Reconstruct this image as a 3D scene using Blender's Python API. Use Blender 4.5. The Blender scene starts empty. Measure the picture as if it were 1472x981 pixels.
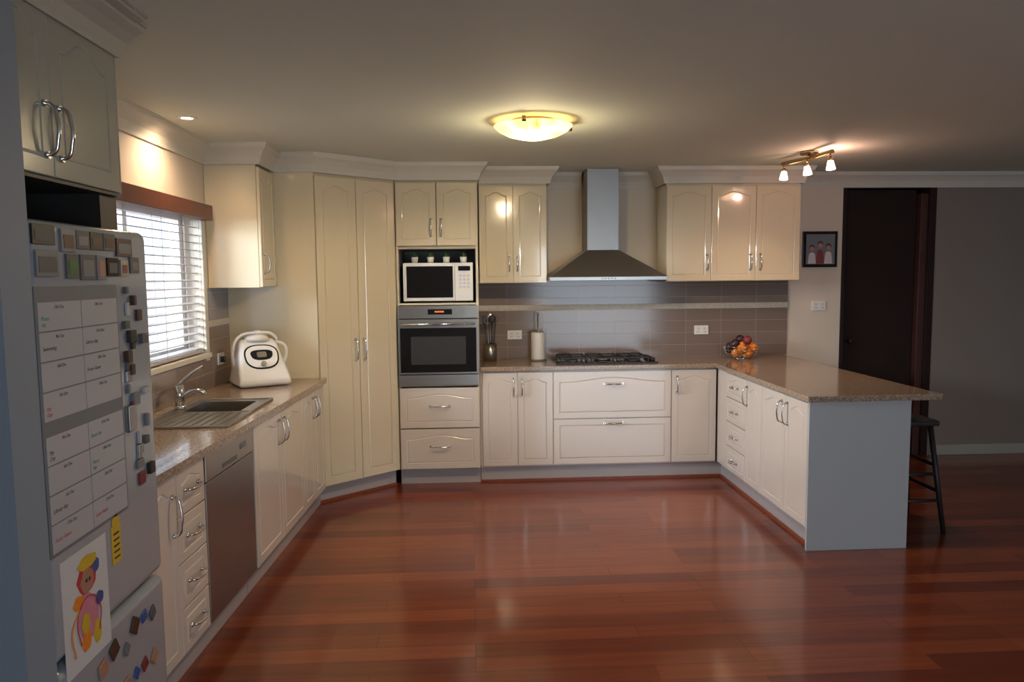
import bpy, bmesh, math, random
from mathutils import Vector, Matrix
random.seed(4)
C=bpy.context.scene.collection
# ---------------------------------------------------------------- materials
def mat(name,col,rough=.5,metal=0,coat=0,emit=None,es=0,noise=0,nscale=20,bump=0,trans=0,alpha=1,spec=.5):
    m=bpy.data.materials.new(name);m.use_nodes=True;nt=m.node_tree;b=nt.nodes['Principled BSDF']
    c=(*col,1)
    b.inputs['Base Color'].default_value=c;b.inputs['Roughness'].default_value=rough;b.inputs['Metallic'].default_value=metal
    b.inputs['Coat Weight'].default_value=coat;b.inputs['Coat Roughness'].default_value=.05
    b.inputs['Transmission Weight'].default_value=trans;b.inputs['Specular IOR Level'].default_value=spec
    b.inputs['Alpha'].default_value=alpha
    if emit: b.inputs['Emission Color'].default_value=(*emit,1);b.inputs['Emission Strength'].default_value=es
    tc=nt.nodes.new('ShaderNodeTexCoord');nz=nt.nodes.new('ShaderNodeTexNoise');nz.inputs['Scale'].default_value=nscale;nz.inputs['Detail'].default_value=4
    nt.links.new(tc.outputs['Object'],nz.inputs['Vector'])
    if noise:
        r=nt.nodes.new('ShaderNodeMixRGB');r.inputs[1].default_value=tuple(x*(1-noise) for x in col)+(1,);r.inputs[2].default_value=tuple(min(1,x*(1+noise)) for x in col)+(1,)
        nt.links.new(nz.outputs['Fac'],r.inputs[0]);nt.links.new(r.outputs[0],b.inputs['Base Color'])
    if bump:
        bp=nt.nodes.new('ShaderNodeBump');bp.inputs['Strength'].default_value=bump;bp.inputs['Distance'].default_value=.01
        nt.links.new(nz.outputs['Fac'],bp.inputs['Height']);nt.links.new(bp.outputs[0],b.inputs['Normal'])
    return m
M={}
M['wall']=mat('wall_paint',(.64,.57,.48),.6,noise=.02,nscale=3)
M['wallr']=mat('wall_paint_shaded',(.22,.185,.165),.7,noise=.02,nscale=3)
M['nib']=mat('nib_paint',(.24,.28,.34),.6,noise=.02,nscale=3)
M['ceil']=mat('ceiling_paint',(.64,.70,.64),.8,noise=.02,nscale=2)
M['trim']=mat('cornice_paint',(.60,.585,.52),.5,noise=.02)
M['trimd']=mat('cornice_paint_shaded',(.36,.36,.33),.5,noise=.02)  # darker copy of the cornice paint; vignetting is put into its colour
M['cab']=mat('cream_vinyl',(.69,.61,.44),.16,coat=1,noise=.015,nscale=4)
M['cabd']=mat('cream_vinyl_shaded',(.36,.35,.29),.2,coat=.8,noise=.015,nscale=4)  # same cream vinyl, darkened so its colour carries the vignetting over the fridge
M['cabl']=mat('cream_vinyl_base',(.67,.60,.54),.18,coat=.8,noise=.015,nscale=4)
M['endp']=mat('end_panel',(.44,.45,.46),.35,coat=.2,noise=.02,nscale=4)
M['kick']=mat('kick_board',(.40,.37,.38),.3,coat=.4,noise=.03)
M['quad']=mat('timber_quad',(.22,.05,.02),.35,noise=.2)
M['chrome']=mat('brushed_chrome',(.72,.72,.72),.18,1,noise=.03)
M['steel']=mat('stainless',(.46,.44,.41),.3,1,noise=.06,nscale=8)
M['steelc']=mat('stainless_flue',(.27,.265,.26),.38,1,noise=.06,nscale=8)
M['steeld']=mat('stainless_dark',(.36,.35,.34),.33,1,noise=.06,nscale=8)
M['black']=mat('black_gloss',(.01,.01,.012),.08,coat=.5,noise=.1)
M['blackm']=mat('black_matt',(.02,.018,.018),.5,noise=.2)
M['white']=mat('white_plastic',(.75,.74,.72),.3,noise=.02)
M['fridge']=mat('fridge_enamel',(.33,.355,.40),.2,coat=.6,noise=.02)
M['niche']=mat('niche_grey',(.10,.10,.105),.6,noise=.05)
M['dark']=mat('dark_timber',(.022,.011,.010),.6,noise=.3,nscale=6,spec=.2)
M['darkred']=mat('dark_timber_jamb',(.06,.022,.018),.4,noise=.3,nscale=6)
M['brown']=mat('brown_valance',(.12,.035,.02),.4,noise=.3,nscale=8)
M['brownm']=mat('brown_print',(.07,.03,.02),.5,noise=.3,nscale=8)
M['slat']=mat('white_slat',(.48,.44,.43),.4,noise=.03)
M['frame']=mat('white_frame',(.7,.7,.7),.4,noise=.02)
M['paper']=mat('paper',(.60,.58,.60),.8,noise=.03)
M['wb']=mat('whiteboard',(.43,.43,.46),.35,noise=.02)
M['wbg']=mat('whiteboard_grey',(.16,.17,.19),.4,noise=.04)
M['green']=mat('leaf_green',(.05,.16,.03),.6,noise=.3)
M['orange']=mat('orange_skin',(.8,.25,.02),.45,noise=.1,bump=.3,nscale=80)
M['plum']=mat('plum_skin',(.03,.01,.02),.3,noise=.3)
M['red']=mat('red_paint',(.5,.04,.05),.5,noise=.1)
M['redd']=mat('dark_red_paint',(.2,.03,.03),.5,noise=.1)
M['yellow']=mat('yellow_paint',(.62,.42,.03),.5,noise=.1)
M['blue']=mat('blue_paint',(.04,.09,.30),.5,noise=.1)
M['teal']=mat('teal_ink',(.02,.26,.19),.5,noise=.1)
M['pink']=mat('pink_paint',(.6,.22,.3),.5,noise=.1)
M['skin']=mat('skin_crayon',(.4,.2,.13),.6,noise=.1)
M['ink']=mat('ink_dark',(.03,.03,.05),.5,noise=.1)
M['brass']=mat('brass',(.5,.36,.2),.25,1,noise=.05)
M['bulb']=mat('lamp_bulb',(1,.9,.7),.4,emit=(1,.62,.4),es=8)
M['dl']=mat('downlight_lens',(1,.9,.8),.4,emit=(1,.7,.5),es=14)
M['led']=mat('oven_display',(.3,.05,.02),.4,emit=(1,.25,.05),es=.6)

def dome_mat():
    m=bpy.data.materials.new('alabaster_glass');m.use_nodes=True;nt=m.node_tree;b=nt.nodes['Principled BSDF']
    tc=nt.nodes.new('ShaderNodeTexCoord');nz=nt.nodes.new('ShaderNodeTexNoise');nz.inputs['Scale'].default_value=5;nz.inputs['Distortion'].default_value=1.5
    cr=nt.nodes.new('ShaderNodeValToRGB');cr.color_ramp.elements[0].position=.35;cr.color_ramp.elements[0].color=(.42,.22,.03,1);cr.color_ramp.elements[1].position=.66;cr.color_ramp.elements[1].color=(1,.74,.28,1)
    nt.links.new(tc.outputs['Object'],nz.inputs['Vector']);nt.links.new(nz.outputs['Fac'],cr.inputs[0])
    b.inputs['Base Color'].default_value=(.8,.62,.35,1);b.inputs['Roughness'].default_value=.2
    nt.links.new(cr.outputs[0],b.inputs['Emission Color']);b.inputs['Emission Strength'].default_value=3.0
    return m
M['dome']=dome_mat()
def floor_mat():
    m=bpy.data.materials.new('jarrah_boards');m.use_nodes=True;nt=m.node_tree;b=nt.nodes['Principled BSDF'];L=nt.links.new
    tc=nt.nodes.new('ShaderNodeTexCoord')
    br=nt.nodes.new('ShaderNodeTexBrick');br.offset=.37;br.offset_frequency=3;br.squash=1
    br.inputs['Scale'].default_value=1;br.inputs['Brick Width'].default_value=1.15;br.inputs['Row Height'].default_value=.115
    br.inputs['Mortar Size'].default_value=.0012;br.inputs['Mortar Smooth'].default_value=.2;br.inputs['Bias'].default_value=-.1
    br.inputs['Color1'].default_value=(0,0,0,1);br.inputs['Color2'].default_value=(1,1,1,1);br.inputs['Mortar'].default_value=(0,0,0,1)
    L(tc.outputs['Object'],br.inputs['Vector'])
    mp=nt.nodes.new('ShaderNodeMapping');mp.inputs['Scale'].default_value=(1.5,22,1);L(tc.outputs['Object'],mp.inputs['Vector'])
    nz=nt.nodes.new('ShaderNodeTexNoise');nz.inputs['Scale'].default_value=1.5;nz.inputs['Detail'].default_value=6;L(mp.outputs[0],nz.inputs['Vector'])
    cr=nt.nodes.new('ShaderNodeValToRGB');cr.color_ramp.elements[0].color=(.150,.026,.008,1);cr.color_ramp.elements[1].color=(.30,.070,.021,1)
    L(br.outputs['Color'],cr.inputs[0])
    cr2=nt.nodes.new('ShaderNodeValToRGB');cr2.color_ramp.elements[0].position=.3;cr2.color_ramp.elements[0].color=(.78,.74,.74,1);cr2.color_ramp.elements[1].position=.7;cr2.color_ramp.elements[1].color=(1.08,1.08,1.08,1)
    L(nz.outputs['Fac'],cr2.inputs[0])
    mx=nt.nodes.new('ShaderNodeMixRGB');mx.blend_type='MULTIPLY';mx.inputs[0].default_value=1;L(cr.outputs[0],mx.inputs[1]);L(cr2.outputs[0],mx.inputs[2])
    mx2=nt.nodes.new('ShaderNodeMixRGB');L(br.outputs['Fac'],mx2.inputs[0]);L(mx.outputs[0],mx2.inputs[1]);mx2.inputs[2].default_value=(.04,.01,.005,1)
    L(mx2.outputs[0],b.inputs['Base Color']);b.inputs['Roughness'].default_value=.28;b.inputs['Coat Weight'].default_value=.5;b.inputs['Coat Roughness'].default_value=.11;b.inputs['Specular IOR Level'].default_value=.3
    bp=nt.nodes.new('ShaderNodeBump');bp.inputs['Strength'].default_value=.08;bp.inputs['Distance'].default_value=.005;L(nz.outputs['Fac'],bp.inputs['Height']);L(bp.outputs[0],b.inputs['Normal'])
    return m
M['floor']=floor_mat()
def stone_mat():
    m=bpy.data.materials.new('speckled_stone');m.use_nodes=True;nt=m.node_tree;b=nt.nodes['Principled BSDF'];L=nt.links.new
    tc=nt.nodes.new('ShaderNodeTexCoord');nz=nt.nodes.new('ShaderNodeTexNoise');nz.inputs['Scale'].default_value=90;nz.inputs['Detail'].default_value=5
    cr=nt.nodes.new('ShaderNodeValToRGB');e=cr.color_ramp.elements;e[0].position=.35;e[0].color=(.22,.15,.11,1);e[1].position=.62;e[1].color=(.40,.30,.22,1);x=e.new(.7);x.color=(.54,.45,.36,1)
    L(tc.outputs['Object'],nz.inputs['Vector']);L(nz.outputs['Fac'],cr.inputs[0]);L(cr.outputs[0],b.inputs['Base Color']);b.inputs['Roughness'].default_value=.14;b.inputs['Coat Weight'].default_value=.3
    return m
M['stone']=stone_mat()
def tile_mat(name,axis,w,h,c1,c2,mortar,ms=.002,off=0,scale=1,rough=.2,mosaic=False):
    m=bpy.data.materials.new(name);m.use_nodes=True;nt=m.node_tree;b=nt.nodes['Principled BSDF'];L=nt.links.new
    tc=nt.nodes.new('ShaderNodeTexCoord');sp=nt.nodes.new('ShaderNodeSeparateXYZ');cb=nt.nodes.new('ShaderNodeCombineXYZ')
    L(tc.outputs['Object'],sp.inputs[0]);L(sp.outputs[axis],cb.inputs[0]);L(sp.outputs[2],cb.inputs[1])
    br=nt.nodes.new('ShaderNodeTexBrick');br.offset=off;br.inputs['Scale'].default_value=1;br.inputs['Brick Width'].default_value=w;br.inputs['Row Height'].default_value=h
    br.inputs['Mortar Size'].default_value=ms;br.inputs['Color1'].default_value=(*c1,1);br.inputs['Color2'].default_value=(*c2,1);br.inputs['Mortar'].default_value=(*mortar,1)
    L(cb.outputs[0],br.inputs['Vector']);L(br.outputs['Color'],b.inputs['Base Color']);b.inputs['Roughness'].default_value=rough
    bp=nt.nodes.new('ShaderNodeBump');bp.invert=True;bp.inputs['Strength'].default_value=.4;bp.inputs['Distance'].default_value=.003;L(br.outputs['Fac'],bp.inputs['Height']);L(bp.outputs[0],b.inputs['Normal'])
    return m
tc1,tc2,tm=(.20,.155,.135),(.22,.17,.15),(.34,.29,.27)
M['tile']=tile_mat('taupe_tile',0,.3,.1,tc1,tc2,tm,.0018,rough=.12)
M['tileL']=tile_mat('taupe_tile_left',1,.3,.1,tc1,tc2,tm,.0018,rough=.12)
M['mos']=tile_mat('mosaic_band',0,.02,.012,(.50,.46,.38),(.36,.31,.25),(.52,.48,.40),.002,.5,rough=.4)
M['mosL']=tile_mat('mosaic_band_left',1,.02,.012,(.50,.46,.38),(.36,.31,.25),(.52,.48,.40),.002,.5,rough=.4)
# ---------------------------------------------------------------- builders
class G:
    def __init__(s,name,loc):
        s.e=bpy.data.objects.new(name,None);s.e.empty_display_size=.1;s.e.location=loc;C.objects.link(s.e);s.inv=Matrix.Translation(Vector(loc)).inverted()
    def add(s,o):
        o.parent=s.e;o.matrix_parent_inverse=s.inv;return o
def fin(g,name,bm,m,bevel=0,smooth=False,mw=None):
    me=bpy.data.meshes.new(name)
    bmesh.ops.recalc_face_normals(bm,faces=bm.faces);bm.to_mesh(me);bm.free()
    ms=m if isinstance(m,(list,tuple)) else [m]
    for k in ms: me.materials.append(M[k])
    if smooth:
        for p in me.polygons:p.use_smooth=True
    o=bpy.data.objects.new(name,me);C.objects.link(o)
    if mw is not None:o.matrix_world=mw
    if bevel:
        b=o.modifiers.new('b','BEVEL');b.width=bevel;b.segments=3 if bevel<.02 else 6;b.limit_method='ANGLE';b.angle_limit=math.radians(40)
        try:
            for p in me.polygons:p.use_smooth=True
            w=o.modifiers.new('w','WEIGHTED_NORMAL');w.keep_sharp=True
        except Exception: pass
    if g: g.add(o)
    return o
def bm_box(bm,x0,x1,y0,y1,z0,z1):
    vs=[bm.verts.new((x,y,z)) for x in(x0,x1) for y in(y0,y1) for z in(z0,z1)]
    for f in((0,1,3,2),(4,6,7,5),(0,4,5,1),(2,3,7,6),(0,2,6,4),(1,5,7,3)): bm.faces.new([vs[i] for i in f])
def box(g,name,x0,x1,y0,y1,z0,z1,m,bevel=0,mw=None):
    bm=bmesh.new();bm_box(bm,x0,x1,y0,y1,z0,z1);return fin(g,name,bm,m,bevel,mw=mw)
def boxes(g,name,L,m,bevel=0,mw=None):
    bm=bmesh.new()
    for b in L:bm_box(bm,*b)
    return fin(g,name,bm,m,bevel,mw=mw)
def prism(g,name,pts,z0,z1,m,bevel=0,mw=None):
    bm=bmesh.new();a=[bm.verts.new((x,y,z0)) for x,y in pts];b=[bm.verts.new((x,y,z1)) for x,y in pts];n=len(pts)
    bm.faces.new(a);bm.faces.new(b)
    for i in range(n):bm.faces.new((a[i],a[(i+1)%n],b[(i+1)%n],b[i]))
    return fin(g,name,bm,m,bevel,mw=mw)
def cyl(g,name,p0,p1,r,m,r2=None,seg=24,mw=None):
    p0=Vector(p0);p1=Vector(p1);d=p1-p0;r2=r if r2 is None else r2
    q=d.to_track_quat('Z','Y').to_matrix().to_4x4();bm=bmesh.new()
    bmesh.ops.create_cone(bm,cap_ends=True,segments=seg,radius1=r,radius2=r2,depth=d.length,matrix=Matrix.Translation((p0+p1)/2)@q)
    o=fin(g,name,bm,m,mw=mw)
    for p in o.data.polygons:
        if len(p.vertices)==4:p.use_smooth=True
    return o
def lathe(g,name,prof,c,m,seg=32,mw=None):
    bm=bmesh.new();R=[]
    for r,z in prof:
        R.append([bm.verts.new((c[0]+r*math.cos(2*math.pi*i/seg),c[1]+r*math.sin(2*math.pi*i/seg),c[2]+z)) for i in range(seg)] if r>1e-6 else [bm.verts.new((c[0],c[1],c[2]+z))])
    for a,b in zip(R,R[1:]):
        for i in range(seg):
            j=(i+1)%seg
            if len(a)==1 and len(b)==1:continue
            if len(a)==1:bm.faces.new((a[0],b[i],b[j]))
            elif len(b)==1:bm.faces.new((a[i],a[j],b[0]))
            else:bm.faces.new((a[i],a[j],b[j],b[i]))
    return fin(g,name,bm,m,smooth=True,mw=mw)
def sph(g,name,c,r,m,s=(1,1,1),mw=None):
    bm=bmesh.new();bmesh.ops.create_uvsphere(bm,u_segments=20,v_segments=12,radius=r,matrix=Matrix.Translation(c)@Matrix.Diagonal((*s,1)));return fin(g,name,bm,m,smooth=True,mw=mw)
def tube(g,name,pts,r,m,mw=None,cyc=False,smooth=True):
    cu=bpy.data.curves.new(name,'CURVE');cu.dimensions='3D';cu.bevel_depth=r;cu.bevel_resolution=3;cu.use_fill_caps=True;cu.resolution_u=6
    if smooth:
        s=cu.splines.new('BEZIER');s.bezier_points.add(len(pts)-1)
        for bp,p in zip(s.bezier_points,pts):bp.co=p;bp.handle_left_type=bp.handle_right_type='AUTO'
    else:
        s=cu.splines.new('POLY');s.points.add(len(pts)-1)
        for bp,p in zip(s.points,pts):bp.co=(*p,1)
    s.use_cyclic_u=cyc;cu.materials.append(M[m]);o=bpy.data.objects.new(name,cu);C.objects.link(o)
    if mw is not None:o.matrix_world=mw
    if g:g.add(o)
    return o
def text(g,name,body,size,m,mw):
    cu=bpy.data.curves.new(name,'FONT');cu.body=body;cu.size=size;cu.extrude=.0001;cu.shear=.25;cu.materials.append(M[m]);o=bpy.data.objects.new(name,cu);C.objects.link(o);o.matrix_world=mw
    if g:g.add(o)
def XF(o,ang): return Matrix.Translation(Vector(o))@Matrix.Rotation(ang,4,'Z')
def door(g,name,o,ang,w,h,arch=.03,m='cab',margin=.045,t=.018,gap=.0015):
    """routed vinyl-wrap panel: local x right, z up, front at y=0 facing -y"""
    mw=XF(o,ang);bm=bmesh.new();x0,x1,z0,z1=gap,w-gap,gap,h-gap
    mg=min(margin,w*.18,h*.22)
    ix0,ix1,iz0,iz1=x0+mg,x1-mg,z0+mg,z1-mg
    N=24;inner=[(ix0,iz0),(ix1,iz0)];outer=[(x0,z0),(x1,z0)]
    a=min(arch,h*.12)
    for i in range(N+1):
        s=1-2*i/N
        if arch: 
            f=0.5+0.5*math.cos(math.pi*max(-1,min(1,s/.9)));zz=iz1-a+a*f
        else: zz=iz1
        inner.append(((ix0+ix1)/2+s*(ix1-ix0)/2,zz));outer.append(((x0+x1)/2+s*(x1-x0)/2,z1))
    def off(P,d):
        n=len(P);R=[]
        for i in range(n):
            p=Vector(P[i]);a_=(p-Vector(P[i-1]));b_=(Vector(P[(i+1)%n])-p)
            if a_.length<1e-9 or b_.length<1e-9:R.append(P[i]);continue
            na=Vector((-a_.y,a_.x)).normalized();nb=Vector((-b_.y,b_.x)).normalized();mm=(na+nb)
            mm=mm/ max(.3,(1+na.dot(nb)));R.append(tuple(p+mm*d))
        return R
    r1=off(inner,.004);r2=off(inner,.010)
    rb=[(x0,z0),(x1,z0)]+[(p[0],z1) for p in outer[2:]]
    def ring(P,y):return [bm.verts.new((p[0],y,p[1])) for p in P]
    Ob=ring(rb,t);Of=ring(outer,.0025);Ofi=ring([(p[0]+(.0025 if p[0]<w*.5 else -.0025)*(1 if abs(p[0]-w/2)>w*.45 else 0),p[1]+(.0025 if p[1]<h*.5 else -.0025)) for p in outer],0)
    I0=ring(inner,0);I1=ring(r1,.0035);I2=ring(r2,0);n=len(inner)
    for A,B in((Ob,Of),(Of,Ofi),(Ofi,I0),(I0,I1),(I1,I2)):
        for i in range(n):
            j=(i+1)%n
            bm.faces.new((A[i],A[j],B[j],B[i]))
    bm.faces.new(I2);bm.faces.new(Ob)
    return fin(g,name,bm,m,mw=mw)
def handle(g,o,ang,vert=True,L=.12):
    mw=XF(o,ang);P=[(0,0,-L/2),(0,-.022,-L/2+.006),(0,-.033,-L*.2),(0,-.036,0),(0,-.033,L*.2),(0,-.022,L/2-.006),(0,0,L/2)]
    if not vert:P=[(p[2],p[1],p[0]) for p in P]
    tube(g,'handle',P,.0058,'chrome',mw=mw)
    for s in(-1,1):
        q=(0,0,s*L/2) if vert else(s*L/2,0,0);cyl(g,'handle_foot',(q[0],0,q[2]),(q[0],-.008,q[2]),.0095,'chrome',seg=14,mw=mw)
# ---------------------------------------------------------------- room
HC=2.42;YW=6.15;XL=-1.65
def room(name,m,*bs):
    bm=bmesh.new()
    for b in bs:bm_box(bm,*b)
    return fin(None,name,bm,m)
YF=-3.2;XR=6.6
room('floor','floor',(-4.2,XR+.2,YF-.2,7.6,-.1,0))
room('ceiling','ceil',(-4.2,XR+.2,YF-.2,7.6,HC,HC+.12))
wy0,wy1,wz0,wz1=3.15,4.68,1.13,1.99
room('wall_left','wall',(XL-.2,XL,1.85,wy0,0,HC),(XL-.2,XL,wy1,YW+.12,0,HC),(XL-.2,XL,wy0,wy1,0,wz0),(XL-.2,XL,wy0,wy1,wz1,HC))
room('wall_back','wall',(XL,3.13,YW,YW+.12,0,HC),(3.13,3.94,YW,YW+.12,2.33,HC))
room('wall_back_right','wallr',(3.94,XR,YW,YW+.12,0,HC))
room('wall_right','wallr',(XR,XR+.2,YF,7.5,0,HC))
room('wall_nib','nib',(-4.0,-1.05,1.73,1.85,0,HC))
room('wall_living_left','wall',(-4.2,-4.0,YF,1.85,0,HC))
PX0,PX1=1.3,3.9
room('wall_front','wall',(-4,PX0,YF-.2,YF,0,HC),(PX1,XR,YF-.2,YF,0,HC),(PX0,PX1,YF-.2,YF,2.15,HC))
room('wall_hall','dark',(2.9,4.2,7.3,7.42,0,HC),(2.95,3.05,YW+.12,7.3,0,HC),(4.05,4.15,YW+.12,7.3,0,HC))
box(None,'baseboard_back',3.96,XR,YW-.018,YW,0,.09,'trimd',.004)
box(None,'baseboard_back.001',2.76,3.12,YW-.018,YW,0,.09,'trim',.004)
# cornice
def cornice(name,path,ph=.125,pd=.075,top=HC,m='trim'):
    prof=[(0,-ph),(.010,-ph),(.014,-ph*.86),(.026,-ph*.6),(.045,-ph*.38),(pd*.88,-ph*.22),(pd*.92,-ph*.1),(pd,-ph*.1),(pd,0),(0,0)]
    bm=bmesh.new();R=[];n=len(path)
    for i,p in enumerate(path):
        p=Vector(p);ds=[]
        if i>0:ds.append((p-Vector(path[i-1])).normalized())
        if i<n-1:ds.append((Vector(path[i+1])-p).normalized())
        ns=[Vector((d.y,-d.x)) for d in ds];mm=sum(ns,Vector((0,0)));mm=mm/ (1+ns[0].dot(ns[-1])) if len(ns)==2 else ns[0]
        R.append([bm.verts.new((p.x+mm.x*a,p.y+mm.y*a,top+b)) for a,b in prof])
    k=len(prof)
    for A,B in zip(R,R[1:]):
        for i in range(k):bm.faces.new((A[i],A[(i+1)%k],B[(i+1)%k],B[i]))
    bm.faces.new(R[0]);bm.faces.new(R[-1])
    fin(None,name,bm,m)
e=.001
cornice('trim_1',[(XL+e,2.51),(XL+e,4.79),(-1.31,4.79),(-1.31,5.14),(-1.05,5.14),(-.555,5.585),(.062,5.585),(.062,5.815),(.615,5.815),(.615,YW-e),(.915,YW-e)])
cornice('trim_2',[(1.185,YW-e),(1.53,YW-e),(1.53,5.815),(2.63,5.815),(2.63,YW-e),(XR,YW-e)])
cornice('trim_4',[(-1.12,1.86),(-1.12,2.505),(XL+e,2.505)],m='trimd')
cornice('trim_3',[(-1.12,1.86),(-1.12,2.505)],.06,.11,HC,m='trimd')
# ---------------------------------------------------------------- doorway
g=G('door_1',(3.53,6.2,0))
boxes(g,'jamb',[(3.13,3.16,YW-.01,YW+.13,0,2.33),(3.88,3.94,YW-.005,YW+.13,0,2.33),(3.16,3.88,YW-.01,YW+.13,2.29,2.33)],'dark',.003)
boxes(g,'architrave',[(3.82,3.88,YW+.02,YW+.10,0,2.25)],'darkred',.003)
box(g,'door_leaf',3.165,3.815,YW+.08,YW+.118,.01,2.285,'dark',.003)
cyl(g,'knob_stem',(3.25,YW+.08,1.0),(3.25,YW+.04,1.0),.01,'steeld');sph(g,'knob',(3.25,YW+.035,1.0),.022,'dark')
# ---------------------------------------------------------------- tower
YB=5.61
g=G('oven_tower_cabinet',(-.25,5.9,0))
boxes(g,'carcass',[(-.55,-.532,YB+.0,6.14,.12,2.31),(.042,.06,YB,6.14,.12,2.31),(-.532,.042,6.10,6.14,.12,2.31),(-.532,.042,YB+.02,6.10,1.795,1.815),(-.532,.042,YB,6.10,1.375,1.39),(-.532,.042,YB+.02,6.10,.755,.765),(-.532,.042,YB+.02,6.1,2.28,2.31)],'cab',.001)
box(g,'niche_lining',-.531,.041,6.08,6.099,1.39,1.795,'niche')
boxes(g,'niche_sides',[(-.5315,-.528,YB+.03,6.08,1.39,1.795),(.038,.0415,YB+.03,6.08,1.39,1.795),(-.528,.038,YB+.03,6.08,1.791,1.795)],'niche')
box(g,'kick',-.55,.06,YB+.04,YB+.055,0,.12,'kick')
for x,s in((-.545,1),(-.245,-1)):
    door(g,'door_panel',(x,YB-.018,1.815),0,.298,.465,.03)
for x in(-.285,-.21):handle(g,(x,YB-.018,1.95),0,True,.12)
door(g,'drawer_front',(-.545,YB-.018,.44),0,.60,.31,.03,'cabl');door(g,'drawer_front',(-.545,YB-.018,.125),0,.60,.31,.03,'cabl')
for z in(.61,.30):handle(g,(-.245,YB-.018,z),0,False,.14)
# microwave
g=G('microwave',(-.24,5.8,1.39))
box(g,'body',-.50,.02,5.62,6.0,1.405,1.69,'white',.008)
box(g,'door_frame',-.50,-.115,5.598,5.62,1.405,1.69,'white',.006)
box(g,'window',-.475,-.13,5.594,5.60,1.43,1.665,'black',.012)
box(g,'control_panel',-.113,.02,5.598,5.62,1.405,1.69,'white',.006)
box(g,'display',-.09,.0,5.594,5.60,1.63,1.665,'black',.002)
boxes(g,'buttons',[(-.085+i*.03,-.065+i*.03,5.595,5.6,1.50+j*.028,1.517+j*.028) for i in range(3) for j in range(4)],'paper',.001)
cyl(g,'dial',(-.045,5.6,1.455),(-.045,5.585,1.455),.02,'white')
boxes(g,'feet',[(-.48,-.45,5.65,5.68,1.391,1.405),(-.03,0,5.65,5.68,1.391,1.405),(-.48,-.45,5.93,5.96,1.391,1.405),(-.03,0,5.93,5.96,1.391,1.405)],'blackm')
for i,x in enumerate((-.42,-.30,-.18,-.05)):
    g=G('potted_succulent',(x,5.72,1.691))
    lathe(g,'pot',[(0,0),(.021,0),(.027,.045),(.023,.045),(.022,.035),(0,.035)],(x,5.72,1.691),'white',18)
    for k in range(9):
        a=k*2.4;r=.006+.012*(k%3)/2
        cyl(g,'leaf',(x,5.72,1.722),(x+math.cos(a)*r*1.3,5.72+math.sin(a)*r*1.3,1.75+.008*(k%4)),.006,'green',.0015,8)
# oven
g=G('wall_oven',(-.24,5.7,.77))
box(g,'body',-.525,.035,YB+.002,6.05,.77,1.37,'niche')
box(g,'control_panel',-.545,.055,5.580,YB-.001,1.275,1.37,'steel',.003)
box(g,'display',-.32,-.14,5.576,5.581,1.305,1.345,'black');box(g,'clock',-.27,-.2,5.575,5.577,1.32,1.333,'led')
for x in(-.44,-.05):cyl(g,'knob',(x,5.581,1.32),(x,5.557,1.32),.018,'steel')
box(g,'door',-.545,.055,5.574,YB-.001,.855,1.27,'steeld',.003)
box(g,'glass',-.53,.04,5.570,5.576,.87,1.205,'black',.004)
box(g,'inner_window',-.45,-.04,5.5685,5.571,.93,1.14,'blackm',.01)
cyl(g,'bar_handle',(-.52,5.535,1.235),(.03,5.535,1.235),.009,'chrome')
for x in(-.49,0):cyl(g,'handle_post',(x,5.535,1.235),(x,5.575,1.235),.007,'chrome')
box(g,'lower_trim',-.545,.055,5.580,YB-.001,.77,.85,'steel',.003)
# pantry (corner, angled)
A=Vector((-1.045,5.165));B=Vector((-.556,5.592));d=B-A;ang=math.atan2(d.y,d.x);W=d.length;nrm=Vector((d.y,-d.x)).normalized()
g=G('corner_pantry_cabinet',(-1.1,5.7,0))
Ai=A-nrm*.019;Bi=B-nrm*.019
prism(g,'carcass',[(XL+.003,5.15),(A.x-.002,5.15),(Ai.x,Ai.y),(Bi.x-.002,Bi.y),(-.555,5.62),(-.555,6.14),(XL+.003,6.14)],.12,2.31,'cab')
door(g,'door_panel',(A.x,A.y,.125),ang,W/2,2.155,.03,'cab',.06);mid=A+d/2
door(g,'door_panel',(mid.x,mid.y,.125),ang,W/2,2.155,.03,'cab',.06)
for s in(-1,1):
    p=mid+d.normalized()*.035*s;handle(g,(p.x,p.y,1.07),ang,True,.15)
k=A-nrm*.05;l=B-nrm*.05
prism(g,'kick',[(k.x-.05,k.y-.03),(l.x,l.y),(l.x-.02,l.y+.06),(k.x-.07,k.y+.04)],0,.12,'kick')
k2=k+nrm*.014;l2=l+nrm*.014
prism(g,'floor_quad',[(k2.x-.05,k2.y-.04),(l2.x,l2.y),(l.x,l.y),(k.x-.05,k.y-.04)],0,.018,'quad')
# ---------------------------------------------------------------- back base run
g=G('base_cabinet',(.98,5.9,0))
box(g,'carcass',.064,1.896,YB+.019,6.14,.12,.864,'cabl')
box(g,'kick',.064,1.95,YB+.04,YB+.055,0,.12,'kick');box(g,'floor_quad',.064,1.94,YB+.026,YB+.04,0,.018,'quad')
for x in(.078,.349):door(g,'door_panel',(x,YB,.13),0,.27,.725,.03,'cabl')
for x in(.318,.382):handle(g,(x,YB,.745),0,True,.13)
door(g,'drawer_front',(.622,YB,.488),0,.915,.367,.035,'cabl');door(g,'drawer_front',(.622,YB,.13),0,.915,.355,0,'cabl')
for z in(.755,.452):handle(g,(1.085,YB,z),0,False,.14)
door(g,'door_panel',(1.54,YB,.13),0,.35,.725,.03,'cabl');handle(g,(1.58,YB,.745),0,True,.13)
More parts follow.
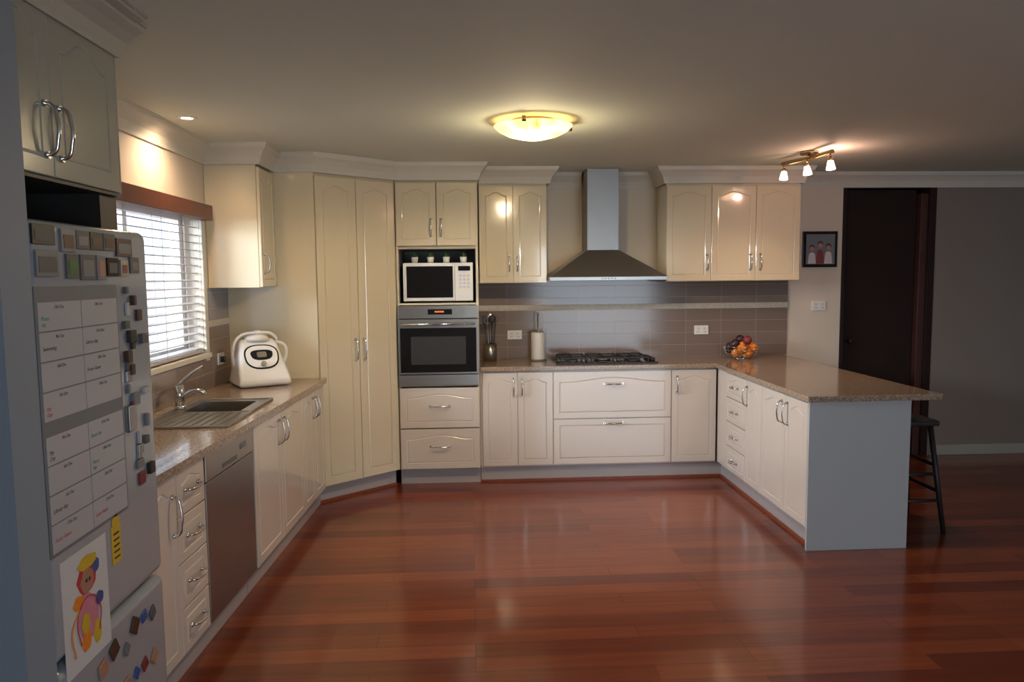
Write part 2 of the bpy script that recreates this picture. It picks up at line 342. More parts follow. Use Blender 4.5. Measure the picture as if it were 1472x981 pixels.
# peninsula
XP=1.90;YP=4.045
g=G('peninsula_cabinet',(2.2,4.9,0))
box(g,'carcass',XP+.019,2.48,YP+.02,6.14,.12,.864,'cabl')
box(g,'end_panel',XP,2.492,YP,YP+.018,0,.864,'endp',.001)
box(g,'rear_panel',2.4805,2.492,YP+.019,6.13,0,.864,'endp')
box(g,'kick',XP+.05,XP+.065,YP+.02,5.65,0,.12,'kick');box(g,'floor_quad',XP+.036,XP+.05,YP+.02,5.63,0,.018,'quad')
box(g,'filler',XP+.002,XP+.018,5.42,5.608,.13,.86,'cabl')
R=-math.pi/2
zz=[.13,.312,.494,.676];
for i,z in enumerate(zz):
    door(g,'drawer_front',(XP,5.418,z),R,.395,.180,0.02 if i==3 else 0,'cabl',.035);handle(g,(XP,5.22,z+.09),R,False,.11)
for y,w in((5.02,.28),(4.737,.365),(4.37,.305)):door(g,'door_panel',(XP,y,.13),R,w,.725,.03,'cabl')
for y in(4.985,4.41,4.33):handle(g,(XP,y,.745),R,True,.13)
# countertop back + peninsula
g=G('stone_countertop',(1.6,5.8,.9))
prism(g,'slab',[(.064,5.59),(1.878,5.59),(1.878,4.018),(2.66,4.018),(2.64,6.14),(.064,6.14)],.866,.9,'stone',.004)
# ---------------------------------------------------------------- upper cabinets
def upper(name,x0,x1,n,hs):
    g=G(name,((x0+x1)/2,6,1.53));box(g,'carcass',x0,x1,5.839,6.135,1.53,2.31,'cab',.001)
    w=(x1-x0)/n
    for i in range(n):door(g,'door_panel',(x0+i*w,5.82,1.532),0,w,.75,.03)
    for h in hs:handle(g,(h,5.82,1.68),0,True,.12)
upper('overhead_cabinet',.072,.60,2,(.305,.367));upper('overhead_cabinet',1.545,2.62,3,(1.87,2.22,2.30))
# small upper cab left
g=G('overhead_cabinet',(-1.48,4.97,1.53))
box(g,'carcass',XL+.003,-1.33,4.80,5.145,1.53,2.31,'cab',.001);door(g,'door_panel',(-1.31,4.80,1.532),math.pi/2,.345,.75,.03);handle(g,(-1.31,4.85,1.68),math.pi/2,True,.12)
# hood
g=G('range_hood',(1.05,5.9,1.54))
box(g,'chimney',.925,1.175,5.87,6.145,1.77,HC-.002,'steelc',.002)
bm=bmesh.new();a=[(.605,5.65),(1.51,5.65),(1.51,6.135),(.605,6.135)];b=[(.925,5.87),(1.175,5.87),(1.175,6.135),(.925,6.135)]
va=[bm.verts.new((*p,1.575)) for p in a];vb=[bm.verts.new((*p,1.785)) for p in b]
for i in range(4):bm.faces.new((va[i],va[(i+1)%4],vb[(i+1)%4],vb[i]))
bm.faces.new(va);bm.faces.new(vb);fin(g,'canopy',bm,'steel')
box(g,'lip',.605,1.51,5.65,6.135,1.547,1.575,'steeld',.002)
boxes(g,'buttons',[(1.0+i*.025,1.012+i*.025,5.646,5.65,1.557,1.566) for i in range(5)],'black')
# splash
g=G('tiled_splashback',(1.4,6.14,1.2));box(g,'tiles',.064,2.67,6.1405,6.149,.9,1.528,'tile');box(g,'mosaic_strip',.064,2.67,6.137,6.1405,1.300,1.345,'mos')
boxes(g,'tile_return',[(.605,1.54,6.1405,6.149,1.528,1.545)],'tile')
g=G('tiled_splashback',(-1.64,4,1.1));boxes(g,'tiles',[(XL+.001,XL+.009,2.6,5.148,.9,1.09),(XL+.001,XL+.009,wy1+.06,5.148,1.09,1.528)],'tileL');box(g,'mosaic_strip',XL+.009,XL+.012,wy1+.06,5.148,1.285,1.325,'mosL')
# sockets
def plate(name,x,z,w,h,y):
    g=G(name,(x,y,z));box(g,'plate',x-w/2,x+w/2,y-.012,y,z-h/2,z+h/2,'white',.003)
    boxes(g,'rockers',[(x-w*.3,x-w*.14,y-.016,y-.012,z+h*.05,z+h*.3),(x+w*.14,x+w*.3,y-.016,y-.012,z+h*.05,z+h*.3)],'paper',.001)
    boxes(g,'slots',[(x+s*w*.25+q,x+s*w*.25+q+.003,y-.0125,y-.0118,z-h*.3,z-h*.1) for s in(-1,1) for q in(-.008,.006)],'ink')
plate('power_socket',.36,1.10,.12,.075,6.14);plate('power_socket',1.93,1.12,.12,.075,6.14);plate('light_switch',2.94,1.31,.12,.08,YW)
g=G('power_socket',(XL+.01,4.9,1.07));box(g,'plate',XL+.009,XL+.02,4.88,4.99,1.03,1.105,'white',.003);box(g,'plug',XL+.02,XL+.05,4.90,4.935,1.045,1.085,'black',.004)
# picture
g=G('framed_picture',(2.93,6.14,1.78))
box(g,'frame',2.785,3.08,6.125,6.149,1.635,1.935,'black',.003);box(g,'photo',2.81,3.055,6.122,6.126,1.66,1.91,'wbg')
for x,h,m_ in((2.86,.13,'paper'),(2.93,.16,'redd'),(3.0,.14,'paper')):
    bm=bmesh.new();P=[(x-.035,1.665),(x+.035,1.665),(x+.026,1.665+h*.6),(x+.012,1.665+h*.72),(x-.012,1.665+h*.72),(x-.026,1.665+h*.6)]
    bm.faces.new([bm.verts.new((p[0],6.1212,p[1])) for p in P]);fin(g,'figure',bm,m_);cyl(g,'head',(x,6.1215,1.665+h*.95),(x,6.1205,1.665+h*.95),.02,'skin');
    cyl(g,'hair',(x,6.1218,1.67+h),(x,6.121,1.67+h),.024,'ink')
# ---------------------------------------------------------------- left run
xc=lambda y:-1.0-.045*(5.1-y)
xd=lambda y:xc(y)-.025
LA=math.atan2(1,.045)
g=G('base_cabinet',(-1.35,4.4,0))
prism(g,'carcass',[(XL+.003,3.705),(xd(3.705)-.019,3.705),(xd(5.14)-.019,5.14),(XL+.003,5.14)],.12,.74,'cabl')
prism(g,'rail',[(xd(3.705)-.05,3.705),(xd(3.705)-.019,3.705),(xd(5.14)-.019,5.14),(xd(5.14)-.05,5.14)],.741,.862,'cabl')
prism(g,'kick',[(xd(3.7)-.07,3.7),(xd(3.7)-.055,3.7),(xd(5.2)-.055,5.2),(xd(5.2)-.07,5.2)],0,.12,'kick')
for a,b in((3.71,4.15),(4.15,4.60),(4.60,4.87),(4.87,5.14)):door(g,'door_panel',(xd(a),a,.13),LA,b-a,.725,.03,'cabl')
for y in(4.11,4.19,4.835,4.905):handle(g,(xd(y),y,.745),LA,True,.13)
g=G('base_cabinet',(-1.35,2.9,0))
prism(g,'carcass',[(XL+.003,2.59),(xd(2.59)-.019,2.59),(xd(3.09)-.019,3.09),(XL+.003,3.09)],.12,.862,'cabl')
prism(g,'kick',[(xd(2.59)-.07,2.59),(xd(2.59)-.055,2.59),(xd(3.69)-.055,3.69),(xd(3.69)-.07,3.69)],0,.12,'kick')
door(g,'door_panel',(xd(2.59),2.59,.13),LA,.24,.725,.03,'cabl');handle(g,(xd(2.79),2.79,.70),LA,True,.15)
for i in range(4):
    z=.13+i*.182;door(g,'drawer_front',(xd(2.833),2.833,z),LA,.262,.180,.02 if i==3 else 0,'cabl',.035);handle(g,(xd(2.965),2.965,z+.095),LA,False,.12)
g=G('dishwasher',(-1.35,3.4,0))
prism(g,'body',[(XL+.01,3.105),(xd(3.105)-.025,3.105),(xd(3.695)-.025,3.695),(XL+.01,3.695)],.12,.86,'niche')
mw=XF((xd(3.105),3.105,0),LA)
box(g,'door',.003,.585,.0,.024,.13,.735,'steeld',.004,mw=mw);box(g,'control_panel',.003,.585,-.004,.024,.74,.855,'steel',.004,mw=mw)
box(g,'display',.40,.48,-.006,-.003,.79,.815,'black',mw=mw);box(g,'recess_handle',.18,.36,-.0055,-.003,.755,.775,'black',.002,mw=mw)
# left countertop with bowl cut-out
g=G('stone_countertop',(-1.35,4,.9))
bx0,bx1,by0,by1=-1.50,-1.19,3.88,4.20
segs=[];Y0,Y1=2.58,5.148
def quadp(x0f,x1f,y0,y1):return [(x0f(y0),y0),(x1f(y0),y0),(x1f(y1),y1),(x0f(y1),y1)]
cw=lambda y:XL+.011
bm=bmesh.new()
for P in(quadp(cw,xc,Y0,by0),quadp(cw,xc,by1,Y1),quadp(cw,lambda y:bx0,by0,by1),quadp(lambda y:bx1,xc,by0,by1)):
    a=[bm.verts.new((x,y,.866)) for x,y in P];b=[bm.verts.new((x,y,.9)) for x,y in P]
    bm.faces.new(a);bm.faces.new(b)
    for i in range(4):bm.faces.new((a[i],a[(i+1)%4],b[(i+1)%4],b[i]))
fin(g,'slab',bm,'stone')
# sink
g=G('kitchen_sink',(-1.35,3.88,.9));t=.004
sx0,sx1,sy0,sy1=-1.555,-1.13,3.46,4.26
boxes(g,'deck',[(sx0,sx1,by1-.01,sy1,.9005,.906),(sx0,bx0+.01,by0,by1,.9005,.906),(bx1-.01,sx1,by0,by1,.9005,.906),(sx0,sx1,sy0,by0+.01,.9005,.903)],'steel',.001)
boxes(g,'rim',[(sx0,sx0+.012,sy0,sy1,.9,.912),(sx1-.012,sx1,sy0,sy1,.9,.912),(sx0,sx1,sy0,sy0+.012,.9,.912),(sx0,sx1,sy1-.012,sy1,.9,.912)],'steel',.003)
boxes(g,'bowl',[(bx0+.002,bx0+.006,by0+.002,by1-.002,.752,.9005),(bx1-.006,bx1-.002,by0+.002,by1-.002,.752,.9005),(bx0+.002,bx1-.002,by0+.002,by0+.006,.752,.9005),(bx0+.002,bx1-.002,by1-.006,by1-.002,.752,.9005),(bx0+.002,bx1-.002,by0+.002,by1-.002,.745,.752)],'steel')
boxes(g,'drainer_ribs',[(sx0+.06+i*.042,sx0+.075+i*.042,sy0+.04,by0-.03,.903,.908) for i in range(8)],'steel',.002)
cyl(g,'waste',(-1.35,4.04,.752),(-1.35,4.04,.755),.035,'steeld')
g=G('mixer_tap',(-1.53,3.95,.9))
cyl(g,'base',(-1.53,3.95,.906),(-1.53,3.95,.93),.029,'chrome');cyl(g,'column',(-1.53,3.95,.93),(-1.53,3.95,1.035),.024,'chrome',.022)
tube(g,'spout',[(-1.53,3.95,.96),(-1.50,3.955,.985),(-1.46,3.965,1.0),(-1.42,3.975,.995),(-1.41,3.98,.98)],.012,'chrome')
tube(g,'lever',[(-1.53,3.95,1.035),(-1.515,3.97,1.055),(-1.48,4.01,1.09),(-1.44,4.05,1.12)],.009,'chrome')
# window
g=G('window_1',(XL-.1,4,1.56))
boxes(g,'frame',[(XL-.16,XL-.1,wy0+.001,wy0+.05,wz0+.001,wz1-.001),(XL-.16,XL-.1,wy1-.05,wy1-.001,wz0+.001,wz1-.001),(XL-.16,XL-.1,wy0+.05,wy1-.05,wz0+.001,wz0+.05),(XL-.16,XL-.1,wy0+.05,wy1-.05,wz1-.05,wz1-.001),(XL-.15,XL-.11,3.93,3.97,wz0+.05,wz1-.05)],'frame',.003)
boxes(g,'architrave',[(XL+.001,XL+.018,wy1,wy1+.05,wz0-.05,wz1+.05),(XL+.001,XL+.018,wy0-.06,wy0,wz0-.05,wz1+.05),(XL+.001,XL+.018,wy0,wy1,wz1,wz1+.05)],'trim',.003)
box(g,'sill',XL-.1,XL+.03,wy0-.06,wy1+.05,wz0-.03,wz0,'trim',.004)
g=G('venetian_blind',(XL-.04,4,1.56))
box(g,'valance',XL+.02,XL+.075,wy0-.04,wy1+.04,1.945,2.035,'brown',.004)
n=17
for i in range(n):
    z=1.165+i*.046;mw=Matrix.Translation((XL-.035,0,z))@Matrix.Rotation(math.radians(7),4,'Y');box(g,'slat',-.024,.024,wy0+.01,wy1-.01,-.0025,.0025,'slat',mw=mw)
for y in(3.3,3.7,4.15,4.6):boxes(g,'ladder_cord',[(XL-.061,XL-.059,y,y+.004,1.14,1.95),(XL-.011,XL-.009,y,y+.004,1.14,1.95)],'slat')
box(g,'bottom_rail',XL-.06,XL-.01,wy0+.01,wy1-.01,1.132,1.15,'slat',.003)
# ---------------------------------------------------------------- fridge
g=G('refrigerator',(-1.35,2.2,0));fy0,fy1,fx=1.875,2.555,-1.07
box(g,'body',XL+.02,fx-.065,fy0,fy1-.01,.03,1.74,'fridge',.006)
box(g,'upper_door',fx-.06,fx,fy0,fy1,.597,1.745,'fridge',.03);box(g,'freezer_door',fx-.06,fx,fy0,fy1,.06,.585,'fridge',.03)
boxes(g,'feet',[(fx-.12,fx-.08,fy0+.03,fy0+.07,0,.03),(fx-.12,fx-.08,fy1-.07,fy1-.03,0,.03),(XL+.05,XL+.09,fy0+.03,fy0+.07,0,.03),(XL+.05,XL+.09,fy1-.07,fy1-.03,0,.03)],'blackm')
FX=fx+.0005
def FM(y,z): # text matrix on fridge: local x->+y, local y->+z
    return Matrix.Translation((FX+.0048,y,z))@Matrix(((0,0,1,0),(1,0,0,0),(0,1,0,0),(0,0,0,1)))
g=G('whiteboard_calendar',(fx+.003,2.1,1.23))
box(g,'backing',FX,FX+.003,1.885,2.315,.885,1.575,'wbg',.001)
cells=[]
for b0 in(1.235,.895):
    for c in range(2):
        for r in range(4):cells.append((FX+.003,FX+.0045,1.895+c*.207,1.895+c*.207+.203,b0+r*.076,b0+r*.076+.072))
boxes(g,'cells',cells,'wb')
words=[('Pay\nDay','ink'),('Footy Game','ink'),('Swimming','ink'),('Concert 6pm','ink'),('Book Fair','teal'),('Early Finish','red'),('Library day','ink'),('Photo\nday','teal')]
k=0
for bi,b0 in enumerate((1.235,.895)):
    for c in range(2):
        for r in range(4):
            text(g,'date','%dth Dec'%(3+k*3%27),.013,'ink',FM(1.965+c*.207,b0+r*.076+.055));w=words[(k*5+bi)%8]
            if k%3!=1:text(g,'note',w[0],.015,'red' if k%4==0 else w[1],FM(1.905+c*.207,b0+r*.076+.026))
            k+=1
g=G('fridge_magnets',(fx+.005,2.4,1.4))
i=0
pm=['blackm','wbg','niche','blackm','niche','brownm','wbg','niche','niche','wbg','dark','steeld','niche'];pp=['niche','brownm','wbg','brownm','brownm','wbg','niche','green','wbg','skin','niche','redd','wbg']
for y,z,w,h in [(1.89,1.68,.10,.05),(2.02,1.665,.07,.06),(2.095,1.675,.07,.05),(2.17,1.675,.07,.05),(2.245,1.675,.07,.05),(2.325,1.66,.1,.055),(1.90,1.60,.1,.065),(2.04,1.595,.06,.065),(2.11,1.59,.08,.07),(2.20,1.59,.05,.07),(2.26,1.60,.07,.055),(2.345,1.60,.05,.05),(2.41,1.61,.06,.05)]:
    box(g,'photo_magnet',FX,FX+.006,y,y+w,z,z+h,pm[i],.001);box(g,'magnet_print',FX+.006,FX+.007,y+.01,y+w-.01,z+.01,z+h-.015,pp[i]);i+=1
for j in range(26):
    y=2.33+random.random()*.13;z=1.57-.62*(j/26)-random.random()*.02
    box(g,'souvenir_magnet',FX,FX+.006+random.random()*.01,y,y+.015+random.random()*.03,z-.02-random.random()*.022,z,random.choice(['blackm','wbg','redd','steeld','wb','brownm','niche','niche']),.002)
for j in range(18):
    y=2.10+(j%6)*.066+random.random()*.02;z=.51-(j//6)*.13-random.random()*.05
    s=.016+random.random()*.01;mw=Matrix.Translation((FX,y,z))@Matrix.Rotation(random.uniform(-.8,.8),4,'X');box(g,'letter_magnet',0,.006,-s,s,-s,s,random.choice(['redd','niche','brownm','ink','blue','wbg','skin']),.003,mw=mw)
box(g,'clip',FX,FX+.015,2.33,2.38,1.12,1.2,'steeld',.003)
g=G('childs_drawing',(fx+.003,2.05,.7));FD=FX+.0015
box(g,'sheet',FX,FD,1.925,2.165,.535,.86,'paper')
def blob(y,z,ry,rz,m_,lay,name='patch'):
    bm=bmesh.new();bm.faces.new([bm.verts.new((FD+.0003*lay,y+ry*math.cos(a*.524)*(1+.12*math.sin(a*2.3)),z+rz*math.sin(a*.524)*(1+.1*math.cos(a*1.7)))) for a in range(12)]);fin(g,name,bm,m_)
blob(2.05,.66,.055,.07,'pink',1,'dress');blob(2.05,.775,.05,.05,'red',2,'hair');blob(2.05,.765,.034,.037,'skin',3,'face');blob(2.055,.815,.05,.02,'yellow',4,'hat')
blob(2.10,.79,.018,.022,'blue',3);blob(2.0,.72,.028,.02,'orange',2);blob(2.03,.60,.025,.03,'orange',3);blob(2.09,.60,.022,.035,'yellow',3);blob(2.11,.69,.022,.02,'blue',4);blob(2.045,.765,.006,.006,'ink',5);blob(2.062,.765,.006,.006,'ink',5);blob(2.03,.65,.022,.03,'yellow',5)
tube(g,'arm',[(FD+.002,2.0,.70),(FD+.002,1.96,.66),(FD+.002,1.97,.58)],.002,'orange');tube(g,'outline',[(FD+.002,2.0,.60),(FD+.002,1.99,.68),(FD+.002,2.05,.72),(FD+.002,2.11,.67),(FD+.002,2.10,.60)],.0015,'red')
g=G('yellow_bookmark',(fx+.003,2.24,.8));box(g,'card',FX,FX+.002,2.20,2.255,.745,.86,'yellow');cyl(g,'top',(FX,2.228,.87),(FX+.003,2.228,.87),.022,'yellow')
boxes(g,'writing',[(FX+.002,FX+.0025,2.21,2.245,.76+i*.018,.766+i*.018) for i in range(5)],'brownm')
# over-fridge cabinet
g=G('overfridge_cabinet',(-1.35,2.2,1.9));cx=-1.12
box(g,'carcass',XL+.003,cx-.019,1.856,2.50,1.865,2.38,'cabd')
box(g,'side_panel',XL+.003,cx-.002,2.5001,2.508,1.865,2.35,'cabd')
boxes(g,'recess_shade',[(XL+.003,cx-.022,2.4,2.508,1.75,1.864),(XL+.003,cx-.3,1.87,2.4,1.75,1.864)],'blackm')  # black blocks added to paint the shade in the gap above the fridge
box(g,'underside',XL+.003,cx-.003,1.86,2.508,1.856,1.8645,'blackm')  # cabinet underside coloured black to deepen the gap's shade
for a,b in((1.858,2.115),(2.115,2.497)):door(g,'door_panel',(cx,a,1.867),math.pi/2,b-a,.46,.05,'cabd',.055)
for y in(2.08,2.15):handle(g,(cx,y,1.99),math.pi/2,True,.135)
# ---------------------------------------------------------------- counter items
g=G('gas_cooktop',(1.06,5.9,.9))
box(g,'plate',.66,1.46,5.70,6.07,.9005,.91,'black',.004)
for x,y,r in((.80,5.98,.035),(.80,5.80,.028),(1.05,5.90,.05),(1.28,5.98,.028),(1.28,5.80,.035)):
    cyl(g,'burner_base',(x,y,.91),(x,y,.922),r*1.3,'steeld');cyl(g,'burner_cap',(x,y,.922),(x,y,.932),r,'blackm')
gr=[]
for x0,x1 in((.69,.91),(.93,1.17),(1.19,1.39)):
    for y in(5.73,5.885,6.04):gr.append((x0,x1,y-.005,y+.005,.935,.947))
    for x in(x0,(x0+x1)/2-.005,x1-.01):gr.append((x,x+.01,5.73,6.04,.935,.947))
    for x in(x0,x1-.01):
        for y in(5.73,6.03):gr.append((x,x+.01,y,y+.01,.91,.936))
boxes(g,'grates',gr,'blackm',.001)
for i in range(5):cyl(g,'knob',(1.425,5.75+i*.06,.91),(1.425,5.75+i*.06,.935),.017,'blackm')
g=G('paper_towel_holder',(.54,6.0,.9));lathe(g,'roll',[(.018,.012),(.055,.012),(.056,.016),(.056,.225),(.055,.23),(.018,.23)],(.54,5.99,.9),'white')
cyl(g,'base',(.54,5.99,.9005),(.54,5.99,.91),.07,'steel');cyl(g,'rod',(.54,5.99,.91),(.54,5.99,1.27),.006,'steel');sph(g,'finial',(.54,5.99,1.28),.012,'steel');tube(g,'arm',[(.60,5.99,.91),(.605,5.99,1.0),(.605,5.99,1.16)],.003,'steel')
g=G('utensil_holder',(.15,6.02,.9));c=(.155,6.0,.9005)
lathe(g,'jar',[(0,0),(.05,0),(.052,.14),(.048,.14),(.046,.006),(0,.006)],c,'steeld')
for dx,dy,h,m_,k in((-.03,0,.33,'blackm',0),(.0,.02,.36,'steel',1),(.03,0,.31,'blackm',2),(.01,-.02,.34,'blackm',1),(-.015,-.02,.30,'steel',2)):
    p=Vector((c[0]+dx*.5,c[1]+dy*.5,.91));q=Vector((c[0]+dx*1.5,c[1]+dy,.9+h));cyl(g,'utensil_stem',p,q,.004,m_,seg=10)
    if k==0:box(g,'spatula_head',q.x-.02,q.x+.02,q.y-.003,q.y+.003,q.z-.03,q.z+.04,m_,.003)
    elif k==1:sph(g,'ladle_head',q,.03,m_,(1,.4,1.1))
    else:
        for a in(-.012,0,.012):tube(g,'whisk_wire',[tuple(q),(q.x+a*2,q.y,q.z+.03),(q.x,q.y,q.z+.06)],.0015,m_)
g=G('fruit_bowl',(2.2,5.95,.9));c=Vector((2.2,5.93,.9))
for z,r in((.004,.07),(.035,.115),(.07,.135),(.10,.14)):tube(g,'wire_ring',[(c.x+r*math.cos(a*math.pi/6),c.y+r*math.sin(a*math.pi/6),.9+z) for a in range(12)],.0028,'chrome',cyc=True)
for i in range(16):
    a=i*math.pi/8;tube(g,'wire_rib',[(c.x+r*math.cos(a),c.y+r*math.sin(a),.9+z) for z,r in((.004,.07),(.035,.115),(.07,.135),(.10,.14))],.0018,'chrome')
for dx,dy,dz,m_ in((-.06,-.04,.045,'orange'),(.03,-.06,.045,'orange'),(.07,.02,.05,'orange'),(-.02,.05,.045,'plum'),(-.08,.03,.07,'plum'),(0,-.02,.105,'orange'),(-.06,-.02,.12,'plum'),(.055,-.02,.115,'orange'),(.02,.05,.12,'yellow'),(-.01,.0,.155,'plum'),(-.095,-.01,.1,'plum'),(.085,-.04,.085,'orange'),(-.03,-.085,.085,'orange'),(.03,-.05,.15,'redd')):sph(g,'fruit',(c.x+dx,c.y+dy,.9+dz),.037,m_)
# food processor with tilted control face
g=G('food_processor',(-1.38,4.86,.9));mw=XF((-1.375,4.88,.9),math.radians(30))
bm=bmesh.new();pr=[(-.155,.0),(-.155,.05),(-.12,.10),(-.02,.26),(.03,.29),(.10,.29),(.14,.25),(.15,.0)]
W2=.165
Lf=[bm.verts.new((-W2*(1-.35*max(0,z-.05)/.26),y,z+.004)) for y,z in pr];Rt=[bm.verts.new((W2*(1-.35*max(0,z-.05)/.26),y,z+.004)) for y,z in pr]
bm.faces.new(Lf);bm.faces.new(Rt)
for i in range(len(pr)):j=(i+1)%len(pr);bm.faces.new((Lf[i],Lf[j],Rt[j],Rt[i]))
fin(g,'housing',bm,'white',.025,mw=mw)
tl=math.atan2(.16,.10)
sm=mw@Matrix.Translation((0,-.072,.175))@Matrix.Rotation(tl-math.pi/2,4,'X')
def rounded(name,w,h,y,m_,pw=3.0,taper=.25,dz=0):
    bm=bmesh.new();v=[]
    for i in range(40):
        a=2*math.pi*i/40;cx_=math.copysign(abs(math.cos(a))**(2/pw),math.cos(a));sz=math.copysign(abs(math.sin(a))**(2/pw),math.sin(a));v.append((w*cx_*(1+taper*sz),h*sz+dz))
    a_=[bm.verts.new((x,y,z)) for x,z in v];b_=[bm.verts.new((x,y+.02,z)) for x,z in v];bm.faces.new(a_);bm.faces.new(b_)
    for i in range(40):bm.faces.new((a_[i],a_[(i+1)%40],b_[(i+1)%40],b_[i]))
    return fin(g,name,bm,m_,mw=sm)
rounded('front_band',.108,.088,-.006,'black',2.6,.05,.012);rounded('white_fascia',.098,.078,-.010,'white',2.6,.05,.012);rounded('control_face',.068,.036,-.013,'black',2.8,.12,.022);rounded('display',.030,.02,-.0145,'steeld',5,0,.024)
cyl(g,'selector',(0,-.012,-.045),(0,-.026,-.045),.017,'steel',mw=sm)
lathe(g,'lid',[(0,.045),(.03,.043),(.07,.028),(.085,.0),(0,0)],(0,.06,.285),'white',28,mw=mw);cyl(g,'measuring_cup',(0,.06,.325),(0,.06,.35),.028,'paper',mw=mw)
tube(g,'jug_handle',[(.11,.05,.27),(.17,.03,.25),(.18,.02,.18),(.155,.02,.12)],.012,'white',mw=mw)
tube(g,'locking_arm',[(-.14,.06,.12),(-.15,.05,.22),(-.115,.04,.31),(0,.03,.335),(.115,.04,.31),(.13,.05,.25)],.010,'white',mw=mw)
# stool
g=G('bar_stool',(2.67,4.44,0));c=(2.67,4.45)
box(g,'seat',c[0]-.16,c[0]+.16,c[1]-.16,c[1]+.16,.655,.69,'blackm',.012)
for sx in(-1,1):
    for sy in(-1,1):cyl(g,'leg',(c[0]+sx*.12,c[1]+sy*.12,.66),(c[0]+sx*(.185 if sx>0 else .13),c[1]+sy*.19,0.003),.017,'blackm',.015,12)
for z,f in((.2,.168),(.36,.151)):
    for s in(-1,1):
        cyl(g,'stretcher',(c[0]-.127,c[1]+s*f,z),(c[0]+f,c[1]+s*f,z),.011,'blackm',seg=10);cyl(g,'stretcher',(c[0]+(f if s>0 else -.127),c[1]-f,z+.05),(c[0]+(f if s>0 else -.127),c[1]+f,z+.05),.011,'blackm',seg=10)
# ---------------------------------------------------------------- light fittings
g=G('ceiling_light',(.35,4.08,2.4));c=(.35,4.08,HC)
lathe(g,'glass_dish',[(.212,-.03),(.19,-.052),(.14,-.078),(.07,-.096),(0,-.10)],c,'dome',48)
lathe(g,'base',[(0,0),(.12,0),(.12,-.02),(0,-.02)],c,'brass')
for a in(.2,2.3,4.4):
    x,y=c[0]+.209*math.cos(a),c[1]+.209*math.sin(a);cyl(g,'clip',(x,y,HC-.015),(x,y,HC-.045),.012,'brass')
    tube(g,'strut',[(c[0]+.1*math.cos(a),c[1]+.1*math.sin(a),HC-.015),(x,y,HC-.022)],.004,'brass')
g=G('spotlight_bar',(2.3,5.1,2.4))
P0=Vector((2.27,5.36,HC-.045));P1=Vector((2.36,4.80,HC-.045));tube(g,'bar',[tuple(P0),tuple((P0+P1)/2+Vector((.03,0,0))),tuple(P1)],.016,'brass')
mc=(P0+P1)/2;cyl(g,'mount',(mc.x+.02,mc.y,HC),(mc.x+.02,mc.y,HC-.02),.06,'brass');cyl(g,'stem',(mc.x+.02,mc.y,HC-.02),(mc.x+.02,mc.y,HC-.045),.01,'brass')
for i,f in enumerate((.04,.5,.96)):
    p=P0+(P1-P0)*f;dr=Vector(((-.1,.05,.0)[i],-.15,-1)).normalized();q=p+dr*.04
    cyl(g,'swivel',p,q,.008,'brass',seg=12);cyl(g,'cup',q,q+dr*.02,.016,'brass',seg=16);cyl(g,'glass_shade',q+dr*.02,q+dr*.075,.018,'bulb',.03,20)
g=G('downlight',(-1.45,4.02,HC));lathe(g,'trim_ring',[(.03,-.004),(.045,-.006),(.05,0),(.03,0)],(-1.45,4.02,HC),'white');cyl(g,'lens',(-1.45,4.02,HC-.001),(-1.45,4.02,HC-.003),.03,'dl')
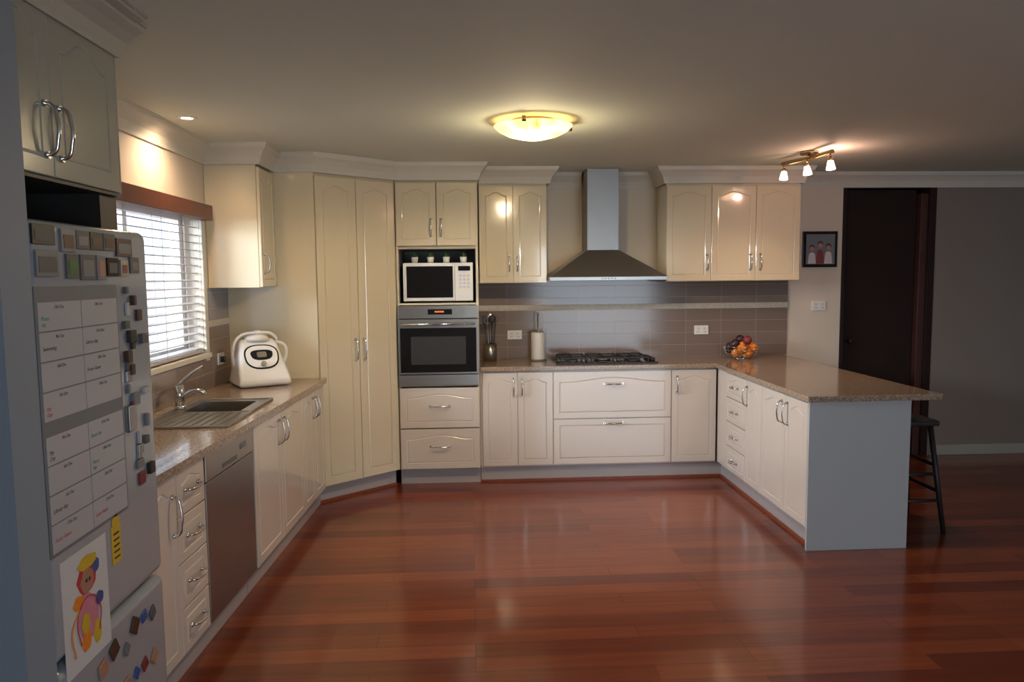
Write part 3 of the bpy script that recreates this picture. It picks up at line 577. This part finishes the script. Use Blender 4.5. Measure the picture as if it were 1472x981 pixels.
# ---------------------------------------------------------------- lights
def light(name,typ,loc,en,col,**k):
    l=bpy.data.lights.new(name,typ);l.energy=en;l.color=col
    for a,b in k.items():
        if a not in('rot','tgt'):setattr(l,a,b)
    o=bpy.data.objects.new(name,l);o.location=loc;C.objects.link(o)
    if 'tgt' in k:o.rotation_euler=(Vector(k['tgt'])-Vector(loc)).to_track_quat('-Z','Y').to_euler()
    return o
light('daylight_kitchen_window','AREA',(-3.6,3.5,2.25),420,(.78,.89,1),shape='RECTANGLE',size=2.0,size_y=1.0,tgt=(-1.6,3.95,1.55))
light('daylight_patio_door','AREA',((PX0+PX1)/2,YF-.25,1.1),78,(.82,.93,1),shape='RECTANGLE',size=2.5,size_y=2.1,tgt=(.3,4.5,1.1))
light('dome_lamp','SPOT',(.35,4.08,HC-.12),66,(1,.78,.50),spot_size=math.radians(176),spot_blend=.35,shadow_soft_size=.08,tgt=(.35,4.08,0))
light('dome_glow','POINT',(.35,4.08,HC-.17),11,(1,.78,.46),shadow_soft_size=.05)
light('downlight_beam','SPOT',(-1.45,4.02,HC-.01),34,(1,.70,.44),spot_size=2.8,spot_blend=.8,shadow_soft_size=.03,tgt=(-1.52,4.15,0))
for i,(x,y) in enumerate(((2.25,5.30),(2.32,5.06),(2.37,4.80))):
    light('spot_beam','SPOT',(x,y-.03,HC-.19),8,(1,.66,.45),spot_size=2.2,spot_blend=.9,shadow_soft_size=.03,tgt=(x-.3,5.4,0))
light('spot_glow','POINT',(2.42,4.95,HC-.14),4.5,(1,.52,.38),shadow_soft_size=.03)
w=bpy.data.worlds.new('sky');bpy.context.scene.world=w;w.use_nodes=True;nt=w.node_tree;bg=nt.nodes['Background']
sk=nt.nodes.new('ShaderNodeTexSky');sk.sky_type='HOSEK_WILKIE';sk.turbidity=4;mx=nt.nodes.new('ShaderNodeMixRGB');mx.inputs[0].default_value=.8;mx.inputs[2].default_value=(.66,.80,1,1)
nt.links.new(sk.outputs[0],mx.inputs[1]);nt.links.new(mx.outputs[0],bg.inputs[0]);bg.inputs[1].default_value=2.2
# ---------------------------------------------------------------- camera
F,pt,yw,rl=1069.5435,.0881,.055,-.0095
fw=Vector((math.sin(yw)*math.cos(pt),math.cos(yw)*math.cos(pt),-math.sin(pt)));rt=Vector((math.cos(yw),-math.sin(yw),0));up=rt.cross(fw)
r2=rt*math.cos(rl)+up*math.sin(rl);u2=-rt*math.sin(rl)+up*math.cos(rl)
cam=bpy.data.cameras.new('camera');co=bpy.data.objects.new('camera',cam);C.objects.link(co);cam.sensor_width=36;cam.lens=F/1472*36;cam.clip_start=.05
mw=Matrix((r2,u2,-fw)).transposed().to_4x4();mw.translation=(0,0,1.5918);co.matrix_world=mw;bpy.context.scene.camera=co
vs=bpy.context.scene.view_settings
try:
    vs.view_transform='Standard';vs.look='None'
except Exception as ex: print(ex)
